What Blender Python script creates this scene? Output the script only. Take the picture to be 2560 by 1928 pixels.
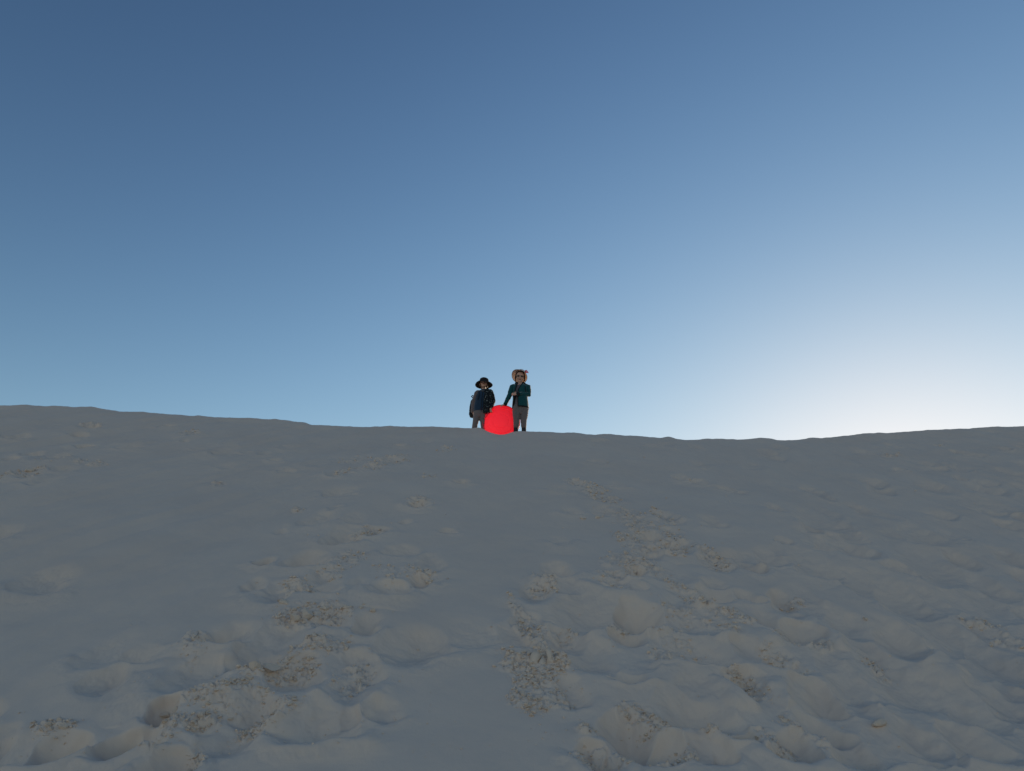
import bpy, bmesh, math, random
import numpy as np
from mathutils import Vector, Matrix

# ------------------------------------------------------------------ scene, camera, light
scene = bpy.context.scene
for o in list(bpy.data.objects):
    bpy.data.objects.remove(o)
COL = scene.collection
R = math.radians

EYE = 1.5
PITCH = R(24.0)
FPX = 1762.0                        # focal length in photo pixels (2560 wide)
cam_d = bpy.data.cameras.new("camera")
cam_d.sensor_width = 36.0
cam_d.lens = 36.0 * FPX / 2560.0
cam_d.clip_start = 0.05
cam_d.clip_end = 20000.0
cam = bpy.data.objects.new("camera", cam_d)
cam.location = (0, 0, EYE)
cam.rotation_euler = (math.pi / 2 + PITCH, 0, 0)
COL.objects.link(cam)
scene.camera = cam

SUN_EL, SUN_AZ = 10.0, 29.5         # degrees; azimuth clockwise from +Y (to the right of the view)
world = bpy.data.worlds.new("World")
scene.world = world
world.use_nodes = True
wn = world.node_tree
wn.nodes.clear()
w_out = wn.nodes.new("ShaderNodeOutputWorld")
w_bg = wn.nodes.new("ShaderNodeBackground")
w_sky = wn.nodes.new("ShaderNodeTexSky")
w_sky.sky_type = 'NISHITA'
w_sky.sun_disc = False
w_sky.sun_elevation = R(SUN_EL)
w_sky.sun_rotation = R(SUN_AZ)
w_sky.altitude = 1200.0
w_sky.air_density = 1.12
w_sky.dust_density = 0.36
w_sky.ozone_density = 0.9
w_bg.inputs["Strength"].default_value = 0.110
# the camera's tone curve and white balance, over the whole sky alike: steeper middle, soft shoulder
w_gam = wn.nodes.new("ShaderNodeGamma")
w_gam.inputs["Gamma"].default_value = 1.8
w_den = wn.nodes.new("ShaderNodeVectorMath"); w_den.operation = 'MULTIPLY_ADD'
w_den.inputs[1].default_value = (0.08, 0.08, 0.08); w_den.inputs[2].default_value = (1, 1, 1)
w_div = wn.nodes.new("ShaderNodeVectorMath"); w_div.operation = 'DIVIDE'
w_tin = wn.nodes.new("ShaderNodeVectorMath"); w_tin.operation = 'MULTIPLY'
w_tin.inputs[1].default_value = (1.045, 0.985, 0.965)
wn.links.new(w_sky.outputs[0], w_gam.inputs["Color"])
wn.links.new(w_gam.outputs[0], w_den.inputs[0])
wn.links.new(w_gam.outputs[0], w_div.inputs[0]); wn.links.new(w_den.outputs[0], w_div.inputs[1])
wn.links.new(w_div.outputs[0], w_tin.inputs[0])
wn.links.new(w_tin.outputs[0], w_bg.inputs["Color"])
wn.links.new(w_bg.outputs[0], w_out.inputs["Surface"])

sun_d = bpy.data.lights.new("sun", 'SUN')
sun_d.energy = 4.5
sun_d.angle = R(0.53)
sun_d.color = (1.0, 0.82, 0.62)
sun = bpy.data.objects.new("sun", sun_d)
sdir = Vector((math.sin(R(SUN_AZ)) * math.cos(R(SUN_EL)), math.cos(R(SUN_AZ)) * math.cos(R(SUN_EL)), math.sin(R(SUN_EL))))
sun.rotation_euler = (-sdir).to_track_quat('-Z', 'Y').to_euler()
sun.location = sdir * 60
COL.objects.link(sun)

scene.view_settings.view_transform = 'Standard'
scene.view_settings.look = 'None'
scene.view_settings.gamma = 1.0
scene.view_settings.use_curve_mapping = False
scene.view_settings.exposure = 0.0
scene.cycles.use_denoising = True
scene.cycles.max_bounces = 8
scene.cycles.diffuse_bounces = 5
scene.cycles.transparent_max_bounces = 8

# ------------------------------------------------------------------ small helpers
def tag(o, label=None, cat=None, group=None, kind=None):
    if label: o["label"] = label
    if cat: o["category"] = cat
    if group: o["group"] = group
    if kind: o["kind"] = kind
    return o

def mesh_np(name, V, F, mat=None, smooth=True):
    """V (n,3), F (m,k) with a fixed k -> mesh"""
    V = np.asarray(V, dtype=np.float32); F = np.asarray(F, dtype=np.int32)
    me = bpy.data.meshes.new(name)
    me.vertices.add(len(V)); me.vertices.foreach_set("co", V.ravel())
    k = F.shape[1]
    me.loops.add(F.size); me.loops.foreach_set("vertex_index", F.ravel())
    me.polygons.add(len(F))
    me.polygons.foreach_set("loop_start", np.arange(0, F.size, k, dtype=np.int32))
    me.polygons.foreach_set("loop_total", np.full(len(F), k, dtype=np.int32))
    me.polygons.foreach_set("use_smooth", np.full(len(F), smooth, dtype=bool))
    me.update(calc_edges=True)
    if mat: me.materials.append(mat)
    return me

def link(name, me, parent=None, loc=(0, 0, 0)):
    o = bpy.data.objects.new(name, me)
    o.location = loc
    COL.objects.link(o)
    if parent: o.parent = parent
    return o

def hash2(ix, iy, seed):
    h = (ix.astype(np.int64) * 374761393 + iy.astype(np.int64) * 668265263 + seed * 1274126177) & 0xFFFFFFFF
    h = ((h ^ (h >> 13)) * 1274126177) & 0xFFFFFFFF
    h = h ^ (h >> 16)
    return h.astype(np.float64) / 4294967295.0

def gnoise(x, y, seed=0):
    """2-D gradient noise, about -1..1"""
    ix = np.floor(x); iy = np.floor(y)
    fx = x - ix; fy = y - iy
    u = fx * fx * fx * (fx * (fx * 6 - 15) + 10); v = fy * fy * fy * (fy * (fy * 6 - 15) + 10)
    def g(ox, oy):
        a = hash2(ix + ox, iy + oy, seed) * 2 * np.pi
        return np.cos(a) * (fx - ox) + np.sin(a) * (fy - oy)
    n = (g(0, 0) * (1 - u) + g(1, 0) * u) * (1 - v) + (g(0, 1) * (1 - u) + g(1, 1) * u) * v
    return n * 1.5

def fbm(x, y, seed=0, octv=3, gain=0.5, lac=2.07):
    s = np.zeros_like(x, dtype=np.float64); a = 1.0
    for i in range(octv):
        s += a * gnoise(x * lac ** i + 17.3 * i, y * lac ** i - 9.1 * i, seed + i); a *= gain
    return s

def worley(x, y, seed=0):
    """distance to nearest and second-nearest cell point"""
    ix = np.floor(x); iy = np.floor(y)
    d1 = np.full(x.shape, 9.0); d2 = np.full(x.shape, 9.0); idv = np.zeros(x.shape)
    for ox in (-1, 0, 1):
        for oy in (-1, 0, 1):
            cx = ix + ox; cy = iy + oy
            px = cx + hash2(cx, cy, seed); py = cy + hash2(cx, cy, seed + 7)
            d = np.hypot(px - x, py - y)
            near = d < d1
            d2 = np.where(near, d1, np.minimum(d2, d))
            idv = np.where(near, hash2(cx, cy, seed + 13), idv)
            d1 = np.where(near, d, d1)
    return d1, d2, idv

def sstep(a, b, x):
    t = np.clip((x - a) / (b - a), 0, 1)
    return t * t * (3 - 2 * t)

# ------------------------------------------------------------------ materials
def new_mat(name):
    m = bpy.data.materials.new(name); m.use_nodes = True
    nt = m.node_tree
    return m, nt, nt.nodes["Principled BSDF"]

def plain(name, col, rough=0.7, noise=0.0, scale=30.0, bump=0.0, spec=0.3, sheen=0.0):
    m, nt, b = new_mat(name)
    b.inputs["Base Color"].default_value = (*col, 1)
    b.inputs["Roughness"].default_value = rough
    b.inputs["Specular IOR Level"].default_value = spec
    if sheen:
        b.inputs["Sheen Weight"].default_value = sheen; b.inputs["Sheen Roughness"].default_value = 0.35
    if noise or bump:
        tc = nt.nodes.new("ShaderNodeTexCoord"); tn = nt.nodes.new("ShaderNodeTexNoise")
        tn.inputs["Scale"].default_value = scale; tn.inputs["Detail"].default_value = 4
        nt.links.new(tc.outputs["Object"], tn.inputs["Vector"])
        if noise:
            mx = nt.nodes.new("ShaderNodeMix"); mx.data_type = 'RGBA'
            mx.inputs[6].default_value = (*[c * (1 - noise) for c in col], 1)
            mx.inputs[7].default_value = (*[min(1, c * (1 + noise)) for c in col], 1)
            nt.links.new(tn.outputs["Fac"], mx.inputs[0]); nt.links.new(mx.outputs[2], b.inputs["Base Color"])
        if bump:
            bp = nt.nodes.new("ShaderNodeBump"); bp.inputs["Strength"].default_value = 0.6
            bp.inputs["Distance"].default_value = bump
            nt.links.new(tn.outputs["Fac"], bp.inputs["Height"]); nt.links.new(bp.outputs[0], b.inputs["Normal"])
    return m

def sand_material(name, col_a, col_b, grain=0.0016):
    m, nt, b = new_mat(name)
    b.inputs["Roughness"].default_value = 0.95
    b.inputs["Specular IOR Level"].default_value = 0.15
    tc = nt.nodes.new("ShaderNodeTexCoord")
    n1 = nt.nodes.new("ShaderNodeTexNoise"); n1.inputs["Scale"].default_value = 1.3; n1.inputs["Detail"].default_value = 6
    n2 = nt.nodes.new("ShaderNodeTexNoise"); n2.inputs["Scale"].default_value = 190.0; n2.inputs["Detail"].default_value = 3
    n3 = nt.nodes.new("ShaderNodeTexNoise"); n3.inputs["Scale"].default_value = 34.0; n3.inputs["Detail"].default_value = 5
    for n in (n1, n2, n3): nt.links.new(tc.outputs["Object"], n.inputs["Vector"])
    mx = nt.nodes.new("ShaderNodeMix"); mx.data_type = 'RGBA'
    mx.inputs[6].default_value = (*col_a, 1); mx.inputs[7].default_value = (*col_b, 1)
    ad = nt.nodes.new("ShaderNodeMath"); ad.operation = 'ADD'
    sc = nt.nodes.new("ShaderNodeMath"); sc.operation = 'MULTIPLY_ADD'
    sc.inputs[1].default_value = 0.5; sc.inputs[2].default_value = -0.25
    nt.links.new(n2.outputs["Fac"], sc.inputs[0])
    nt.links.new(n1.outputs["Fac"], ad.inputs[0]); nt.links.new(sc.outputs[0], ad.inputs[1])
    nt.links.new(ad.outputs[0], mx.inputs[0]); nt.links.new(mx.outputs[2], b.inputs["Base Color"])
    b1 = nt.nodes.new("ShaderNodeBump"); b1.inputs["Strength"].default_value = 0.5; b1.inputs["Distance"].default_value = grain
    nt.links.new(n2.outputs["Fac"], b1.inputs["Height"])
    b2 = nt.nodes.new("ShaderNodeBump"); b2.inputs["Strength"].default_value = 0.5; b2.inputs["Distance"].default_value = 0.004
    nt.links.new(n3.outputs["Fac"], b2.inputs["Height"]); nt.links.new(b1.outputs[0], b2.inputs["Normal"])
    nt.links.new(b2.outputs[0], b.inputs["Normal"])
    return m

M_SAND = sand_material("white_sand", (0.645, 0.508, 0.418), (0.72, 0.578, 0.475))
M_CLOD = sand_material("clod_sand", (0.65, 0.512, 0.405), (0.73, 0.585, 0.47), 0.003)  # clods and crumbs: a touch yellower than the dune sand, stronger grain

# ------------------------------------------------------------------ the dune
CP, SP = math.cos(PITCH), math.sin(PITCH)
def pix_dir(px, py):
    """photo pixel -> (x/y, z/y) of its ray from the camera"""
    a = (np.asarray(px, float) - 1280.0) / FPX; b = (964.0 - np.asarray(py, float)) / FPX
    y = CP - b * SP
    return a / y, (SP + b * CP) / y

YB = 12.0                            # brink of the dune, metres ahead
TS = math.tan(R(30.0))               # lee face at about 30 degrees
NS = np.array([0.0, -math.sin(R(30.0)), math.cos(R(30.0))])
CREST = [(0,1013),(20,1014),(55,1013),(75,1013),(110,1016),(145,1015),(180,1018),(230,1017),(250,1021),(270,1024),(300,1029),(335,1030),
 (360,1030),(390,1034),(440,1036),(480,1041),(500,1039),(540,1043),(585,1044),(640,1046),(665,1048),(690,1048),(730,1053),(760,1056),
 (780,1062),(850,1065),(900,1068),(950,1067),(975,1064.5),(1000,1066),(1020,1068),(1050,1067),(1075,1066.5),(1100,1068),(1150,1070),
 (1180,1070.5),(1195,1069.5),(1203,1071),(1215,1077),(1230,1082),(1245,1086),(1260,1086),(1275,1082),(1290,1078.5),(1300,1077),
 (1312,1079),(1325,1079),(1350,1079),(1380,1081),(1400,1082.5),(1435,1082),(1470,1086),(1490,1087),(1510,1084.5),(1530,1086.5),
 (1580,1090),(1605,1091),(1620,1093),(1650,1095),(1670,1091.5),(1690,1097),(1705,1099),(1725,1100),(1740,1099),(1765,1097),(1780,1098),
 (1800,1097.5),(1820,1098),(1840,1099.5),(1870,1098),(1900,1094.5),(1920,1096),(1940,1100),(1955,1101.5),(1985,1101),(2005,1098),
 (2025,1094.5),(2050,1095),(2080,1093),(2105,1089.5),(2135,1088),(2160,1084),(2195,1082),(2215,1083.5),(2250,1080),(2300,1077),
 (2355,1074),(2410,1072),(2445,1069),(2490,1067),(2520,1068),(2560,1065)]
_cp = np.array(CREST, float)
_ct, _cz = pix_dir(_cp[:, 0], _cp[:, 1])
_cx = _ct * YB; _cz = EYE + _cz * YB
# the crest line goes on outside the frame
_cx = np.concatenate([[-400, -120, -40, -22, -14], _cx, [13, 20, 40, 120, 400]])
_cz = np.concatenate([[3.0, 5.5, 6.6, 6.9, 6.6], _cz, [6.15, 6.5, 6.2, 5.0, 3.0]])
_gx = np.linspace(-400, 400, 80001)
_gz = np.interp(_gx, _cx, _cz)
def _smooth(a, w):
    k = np.hanning(w + 2)[1:-1]; k /= k.sum()
    return np.convolve(np.pad(a, w // 2, mode='edge'), k, mode='valid')[:len(a)]
_gz_f = _smooth(_gz, 7)
_gz_s = _smooth(_gz, 261)
_gz_f = _gz_s + 1.12 * (_gz_f - _gz_s) + 0.009 * gnoise(_gx * 4.3, _gx * 0 + 3.7, 401) + 0.005 * gnoise(_gx * 11.0, _gx * 0 + 1.7, 402)
def crest_fine(x): return np.interp(x, _gx, _gz_f)
def crest_soft(x): return np.interp(x, _gx, _gz_s)

def base_height(x, y):
    """terrain without footprints"""
    zs = crest_soft(x); zf = crest_fine(x)
    d = YB - y
    # lee face: the crest's little bumps fade down the face
    lee = zs + (zf - zs) * np.exp(-np.clip(d, 0, None) / 0.35) - TS * np.clip(d, 0, None)
    # windward side, falling gently behind the brink
    e = np.clip(-d, 0, None)
    stoss = zs + (zf - zs) * np.exp(-e / 0.55) - 0.05 * e - 4.2 * (1 - np.exp(-(e / 45.0) ** 1.5))
    face = np.where(d > 0, lee, stoss)
    flat = 0.05 * fbm(x * 0.25, y * 0.25, 31, 3) + 0.7 * fbm(x * 0.012 + 5, y * 0.012, 37, 2) * sstep(20, 120, np.hypot(x, y)) \
        + 5.0 * sstep(120, 1500, np.hypot(x, y)) * np.clip(fbm(x * 0.004, y * 0.004, 41, 3), -0.2, 1)
    h = face - flat
    k = 0.35                                      # soft foot of the slope
    near = np.where(d > 0, flat + 0.5 * (h + np.sqrt(h * h + k * k)), face)
    far = sstep(60, 160, -d)
    return near * (1 - far) + (flat) * far

def on_face(px, py):
    """photo pixel -> (x, y) where its ray meets the lee face"""
    tx, tz = pix_dir(px, py)
    y = 8.0
    for _ in range(12):
        y = (EYE - float(crest_soft(np.array(tx * y))) + TS * YB) / (TS - tz)
    return float(tx * y), float(y)

C30 = math.cos(R(30.0))
def face_scale(px, py):
    """metres per photo pixel where the ray meets the face"""
    x, y = on_face(px, py)
    z = float(base_height(np.array([x]), np.array([y]))[0])
    depth = y * CP + (z - EYE) * SP
    return depth / FPX

rng = np.random.default_rng(11)
# pits: (px, py, width px, depth m, length ratio, lean -1 lower lip sharp .. +1 head wall steep, rim m)
PITS = [
 # climbing trail left of the sled run
 (764,1405,120,.09,.8,-.5,.03),(658,1405,60,.05,.8,-.3,.03),(640,1655,170,.10,.9,-.6,.04),(560,1600,150,.08,.7,-.7,.05),
 (410,1795,90,.07,.8,.3,.03),(768,1838,260,.06,.6,-.8,.05),(910,1570,100,.05,1.,-.6,.03),(1045,1620,220,.06,.6,-.8,.03),
 (860,1345,110,.06,.9,-.5,.03),(972,1475,110,.05,.7,.6,.05),(1045,1455,80,.05,.8,.3,.03),(800,1470,140,.06,.8,-.5,.03),
 (880,1720,140,.05,1.,.2,.05),(146,1872,170,.14,.7,.4,.06),(285,1885,130,.12,.8,.2,.05),(430,1925,150,.07,.8,.4,.05),
 (700,1600,180,.05,.9,-.2,.04),(500,1690,200,.05,.7,.5,.05),(740,1700,150,.05,.8,-.3,.03),(620,1790,150,.05,.8,-.5,.04),
 (1153,1208,50,.05,.8,-.3,.02),(1047,1262,60,.06,.8,.4,.03),(937,1325,80,.06,.8,.3,.03),(1001,1112,40,.05,.8,.0,.02),
 (978,1155,80,.05,.9,.2,.02),(937,1172,60,.04,.9,.2,.02),(1120,1330,50,.03,.8,-.3,.01),(850,1230,90,.04,.9,-.2,.02),
 (800,1300,110,.04,.9,-.4,.02),(1000,1380,100,.04,.8,-.4,.02),(700,1480,120,.05,.8,.2,.03),(820,1560,120,.05,.8,-.4,.03),
 # central rubble and the trail right of the run
 (1385,1437,110,.07,.8,-.6,.03),(1482,1550,260,.08,.7,-.8,.04),(1592,1545,170,.14,.8,-.2,.05),(1572,1598,120,.08,.6,.6,.03),
 (1531,1458,110,.05,.7,.6,.04),(1592,1440,60,.06,.8,-.3,.02),(1620,1345,80,.06,.8,-.3,.03),(1680,1370,100,.07,.8,.4,.04),
 (1747,1640,260,.07,.6,-.8,.04),(1564,1710,110,.06,.7,-.8,.03),(1869,1710,110,.07,.9,.6,.05),(1576,1840,170,.14,1.0,.2,.035),
 (1751,1800,280,.10,.6,-.6,.03),(1848,1852,110,.10,.7,-.4,.04),(1637,1875,170,.10,.7,-.1,.03),(1784,1396,80,.05,.9,.3,.03),
 (1891,1424,60,.07,.8,.1,.02),(1657,1287,70,.05,.9,.3,.03),(1420,1610,140,.06,.8,-.2,.03),(1340,1480,110,.05,.8,.2,.03),
 (1790,1495,120,.07,.8,-.5,.03),(1720,1560,150,.06,.8,.3,.04),(1660,1640,120,.05,.8,.2,.03),(1490,1660,150,.05,.9,-.3,.03),
 (1500,1905,140,.08,.7,.5,.05),(1320,1560,120,.05,.8,.3,.03),(1444,1210,60,.04,.9,.2,.02),(1513,1250,70,.04,.9,.2,.02),
 (1290,1600,160,.04,.7,-.8,.02),(1180,1600,180,.03,.7,-.8,.02),
 # scalloped field on the right
 (2006,1590,150,.10,.7,.1,.05),(1878,1724,110,.06,.9,.4,.04),(1962,1494,80,.09,.8,.1,.03),(2268,1500,160,.10,.9,-.7,.04),
 (2285,1715,270,.10,.8,-.8,.05),(2150,1725,200,.08,.8,-.8,.05),(2060,1755,170,.09,.8,-.7,.05),(2513,1650,220,.10,.9,-.7,.05),
 (2051,1426,150,.06,.8,-.8,.03),(2134,1375,110,.07,.9,-.7,.03),(2056,1308,120,.05,.9,-.7,.03),(2357,1432,150,.06,.8,-.8,.03),
 (2507,1520,150,.07,.9,-.7,.04),(2318,1343,120,.05,.8,-.7,.03),(2413,1130,60,.05,.8,-.4,.02),(2468,1222,80,.05,.8,-.6,.02),
 (2546,1184,70,.05,.8,-.5,.02),(2257,1603,150,.07,.8,-.8,.04),(2073,1836,190,.09,.8,-.7,.05),(2301,1852,190,.07,.8,-.7,.05),
 (2130,1570,150,.06,.9,-.7,.04),(1930,1400,100,.05,.8,-.6,.03),(2170,1470,130,.06,.9,-.7,.03),(2420,1770,210,.08,.8,-.7,.05),
 (2190,1635,140,.06,.8,-.6,.04),(2400,1590,180,.07,.9,-.7,.04),(1960,1660,150,.06,.8,-.5,.04),(2450,1880,200,.08,.8,-.7,.05),
 (2160,1900,180,.08,.8,-.6,.05),(1980,1880,150,.08,.9,-.2,.05),(2530,1760,160,.07,.8,-.7,.05),(1870,1500,100,.05,.8,-.5,.03),
 # upper left
 (196,1084,50,.07,.8,-.3,.02),(213,1115,55,.06,.7,-.4,.02),(34,1092,70,.07,.8,-.4,.03),(137,1142,90,.05,.8,.4,.03),
 (227,1068,50,.05,.7,.7,.02),(80,1135,60,.05,.8,-.4,.02),(76,1185,60,.04,.8,.3,.03),(420,1065,50,.04,.8,-.3,.02),
 (480,1084,60,.03,.8,.3,.02),(320,1120,60,.03,.8,-.4,.02),(160,1172,60,.03,.8,-.4,.02),(110,1205,80,.03,.8,-.4,.02),(20,1150,60,.04,.8,.2,.02),
 (713,1180,50,.03,.8,-.4,.01),(540,1205,50,.02,.8,.3,.01),(100,1460,160,.05,.8,-.3,.03),
]
def in_run(px, py):
    """the smooth sled run below the children and the clean sheet on the left"""
    t = (py - 1085) / 840.0
    if 1200 - 60 * t - 60 < px < 1310 + 60 * (1 - t) - 60 * t: return True
    if px < 620 and py < 1560 and py > 1130 + 0.10 * px: return True
    if px < 250 and py < 1780: return True
    return False
_r = random.Random(5)
for _ in range(900):                                # smaller, blurred old prints
    px = _r.uniform(-150, 2700); py = 1100 + 820 * _r.random() ** 1.25
    if in_run(px, py): continue
    if px > 1700: p = .44
    elif px > 1330: p = .34
    elif 550 < px < 1120: p = .26
    else: p = .14
    if _r.random() > p: continue
    near = (py - 1080) / 850.0
    w = (34 + 130 * near) * _r.uniform(.6, 1.3)
    PITS.append((px, py, w, _r.uniform(.012, .035) * (.8 + .6 * near) * (1.0 if px < 1700 else 1.0 + .9 * (1 - near)), _r.uniform(.7, 1.1), _r.uniform(-.9, .1), _r.uniform(.008, .022)))
# prints outside the frame at the sides, and along the brink
for _ in range(70):
    PITS.append((_r.choice([_r.uniform(-500, 0), _r.uniform(2560, 3100)]), _r.uniform(1150, 1900), _r.uniform(60, 150), _r.uniform(.03, .07), .8, _r.uniform(-.8, .2), .02))

# rubble: broken crust, (px, py, half width px, half height px, strength, tilt deg)
RUBBLE = [
 (748,1468,50,24,.7,10),(785,1540,95,30,1.0,-20),(690,1680,105,32,1.0,-25),(800,1625,75,24,.9,-18),(560,1760,110,36,.8,-20),(666,1800,60,40,.8,-30),
 (886,1690,45,55,.6,-20),(1045,1433,42,22,.8,10),(970,1440,40,28,.4,30),(902,1335,30,22,.6,-20),(830,1435,34,20,.4,0),(490,1620,50,40,.5,30),(463,1824,60,24,.9,-20),
 (491,1908,36,30,.8,40),(130,1822,60,22,.7,-10),(860,1400,60,30,.4,-20),(380,1880,60,30,.5,-20),
 (1344,1665,88,46,1.2,0),(1330,1580,60,52,.9,60),(1345,1745,75,55,1.0,0),(1360,1466,40,28,.8,10),(1400,1590,50,18,.7,-30),
 (1588,1364,46,32,.9,20),(1678,1350,40,30,.7,0),(1685,1382,40,20,1.0,-20),(1657,1290,26,22,.7,30),(1784,1398,36,32,.9,10),(1621,1432,60,20,.7,10),
 (1531,1452,40,22,.5,0),(1710,1478,44,22,.7,35),(1759,1519,40,20,.7,40),(1849,1551,30,22,.7,20),(1824,1576,40,18,.6,30),(1540,1567,45,20,.8,10),
 (1666,1641,36,26,.7,0),(1625,1565,34,22,.6,-20),(1869,1720,34,34,.7,40),(1625,1805,60,34,.9,30),(1700,1815,70,22,.9,25),(1790,1838,70,26,.8,20),
 (1487,1905,46,40,.9,0),(1610,1905,70,34,1.1,0),(1690,1900,40,34,.8,0),(1480,1842,34,26,.6,30),(1700,1600,60,34,.35,20),(1720,1540,60,30,.4,30),
 (1444,1207,36,12,.6,15),(1481,1225,40,14,.7,20),(1513,1248,44,16,.7,20),(1560,1290,60,24,.5,10),(1600,1320,50,22,.6,0),(1560,1410,60,26,.5,0),
 (978,1151,44,16,.7,-20),(937,1168,34,14,.6,-20),(1047,1254,32,12,.8,10),(937,1327,24,14,.8,0),(1112,1124,26,10,.4,0),(880,1150,50,14,.4,-10),(860,1185,30,12,.4,0),(1070,1195,26,8,.4,0),
 (2008,1600,60,22,.9,20),(1878,1722,40,34,.6,40),(1955,1645,50,30,.5,30),(2010,1835,50,36,.6,40),(1965,1880,50,40,.7,40),(2450,1545,50,14,.5,20),(2530,1590,50,20,.5,20),(2195,1650,30,26,.4,0),(1985,1500,34,14,.5,0),
 (76,1180,22,14,.9,-10),(20,1188,24,12,.9,0),(137,1150,34,14,.8,-20),(228,1065,28,6,.8,0),(225,1155,50,8,.5,-10),(480,1085,30,10,.5,0),(2230,1133,26,5,.8,0),(2345,1108,26,4,.6,0),(540,1205,16,7,.6,0),(745,1272,18,8,.8,0),
]

PIT_W = []
for (px, py, w, dep, ratio, lean, rim) in PITS:
    x, y = on_face(px, py); s = face_scale(px, py)
    PIT_W.append((x, y / C30, 0.5 * w * s, dep, ratio, lean, rim))
RUB_W = []
for (px, py, hw, hh, st, tilt) in RUBBLE:
    x, y = on_face(px, py); s = face_scale(px, py)
    # height in the picture -> length along the face
    x2, y2 = on_face(px, py - hh * .9); x3, y3 = on_face(px, py + hh * .9)
    hv = 0.5 * abs(y2 - y3) / C30
    RUB_W.append((x, y / C30, hw * s, min(hv, 5 * hw * s), st, R(tilt)))

def rubble_mask(x, v):
    m = np.zeros_like(x)
    wx = x + 0.07 * gnoise(x * 6, v * 6, 61); wv = v + 0.09 * gnoise(x * 5, v * 5, 62)
    for (cx, cv, a, b, st, ti) in RUB_W:
        rr = 1.5 * max(a, b)
        sel = np.nonzero((np.abs(x - cx) < rr) & (np.abs(v - cv) < rr))
        if not len(sel[0]): continue
        du = wx[sel] - cx; dv = wv[sel] - cv
        # tilt was read in the picture; shear the ellipse accordingly
        dv = dv + du * math.tan(ti) * (b / a)
        q = (du / a) ** 2 + (dv / b) ** 2
        m[sel] = np.maximum(m[sel], st * np.clip(1.25 - q, 0, 1))
    return m

def face_disp(x, y):
    """relief of the lee face, metres along the face normal"""
    v = y / C30
    d = np.zeros_like(x)
    # slow swells, and streaks running down and across the face
    d += 0.035 * fbm(x * 0.55, v * 0.35, 3, 3)
    left = sstep(1.0, -4.0, x)
    sx = x * 0.95 - v * 0.32                      # slide marks on the left, running down and outwards
    d += left * (0.030 * fbm(sx * 2.1, (x * .32 + v * .95) * 0.20, 5, 3) - 0.030 * np.clip(np.abs(fbm(sx * 1.1 + 3, (x * .32 + v * .95) * 0.14, 6, 2)), 0, .5))
    right = sstep(1.5, 4.5, x)
    d += (right * 0.014 + 0.004) * fbm(x * 2.6, v * 0.28, 8, 3)
    rg = np.abs(fbm(x * 1.35, v * 0.22, 18, 2))             # sharp-crested ribs down the right side
    d -= right * 0.040 * np.clip(rg, 0, .6)
    bl = np.abs(fbm(x * 2.4, v * 1.0, 28, 2))                          # scalloped crust
    d -= (right * 0.011 + 0.003) * np.clip(bl, 0, .7)
    # warped coordinates for the prints
    wx = x + 0.045 * gnoise(x * 3.1, v * 3.1, 21) + 0.015 * gnoise(x * 11, v * 11, 22)
    wv = v + 0.060 * gnoise(x * 2.7, v * 2.7, 23) + 0.018 * gnoise(x * 10, v * 10, 24)
    P = np.zeros_like(x); RM = np.zeros_like(x)
    for (cx, cv, a, dep, ratio, lean, rim) in PIT_W:
        if lean > 0: lean *= 0.55; dep *= 0.8
        b = a * ratio * (1.5 + 0.9 * float(sstep(1.5, 3.5, cx)))
        rr = 2.2 * max(a, b)
        sel = np.nonzero((np.abs(x - cx) < rr) & (np.abs(v - cv) < rr))
        if not len(sel[0]): continue
        du = (wx[sel] - cx) / a; dv = (wv[sel] - cv) / b
        # lean < 0: deepest line low with a sharp lower lip; lean > 0: steep head wall
        up = np.where(dv > 0, dv / (1.0 - 0.5 * lean), dv / (1.0 + 0.5 * lean))
        q = np.sqrt(du * du + up * up)
        low = sstep(0.3, -0.5, up / np.maximum(q, 1e-3))
        k = np.clip(1 - q * q, 0, 1)
        sharp = np.where(lean < 0, low, 1 - low)
        pit = -dep * (1.38 - 0.25 * float(sstep(2.0, 4.5, cx))) * (k ** (1.05 if lean < 0 else 1.6) * sharp + k ** 2.0 * (1 - sharp))
        rm = 0.65 * rim * np.exp(-((q - 1.20) / 0.28) ** 2) * (0.1 + 0.9 * low) + 0.4 * rim * np.exp(-((q - 1.55) / 0.42) ** 2) * low
        P[sel] = np.minimum(P[sel], pit) + 0.18 * np.maximum(P[sel], pit)
        RM[sel] = np.maximum(RM[sel], rm)
    d += P + RM * np.clip(1 + P / 0.02, 0, 1)
    # trodden sand: crumbly where feet went
    tr = sstep(0.002, 0.02, np.abs(P) + RM)
    d += tr * 0.0045 * fbm(x * 12, v * 9, 301, 3) + tr * 0.003 * np.abs(gnoise(x * 28, v * 24, 305))
    # small random unevenness
    d += 0.006 * fbm(x * 3.3, v * 2.6, 15, 3)
    # rubble relief
    m = rubble_mask(x, v)
    act = np.nonzero(m > 0.01)
    if len(act[0]):
        xx = x[act]; vv = v[act]; mm = m[act]
        f1, f2, idc = worley(xx * 13 + .6 * gnoise(xx * 20, vv * 20, 71), vv * 11, 72)
        g1, g2, idg = worley(xx * 34, vv * 30, 73)
        lump = 0.034 * sstep(0, .28, f2 - f1) * np.clip(idc - .25, 0, 1) * (1.25 - .5 * f1) + 0.012 * sstep(0, .3, g2 - g1) * idg
        d[act] += sstep(.05, .6, mm) * (lump + 0.012 * gnoise(xx * 5, vv * 5, 74))
    return d

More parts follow.
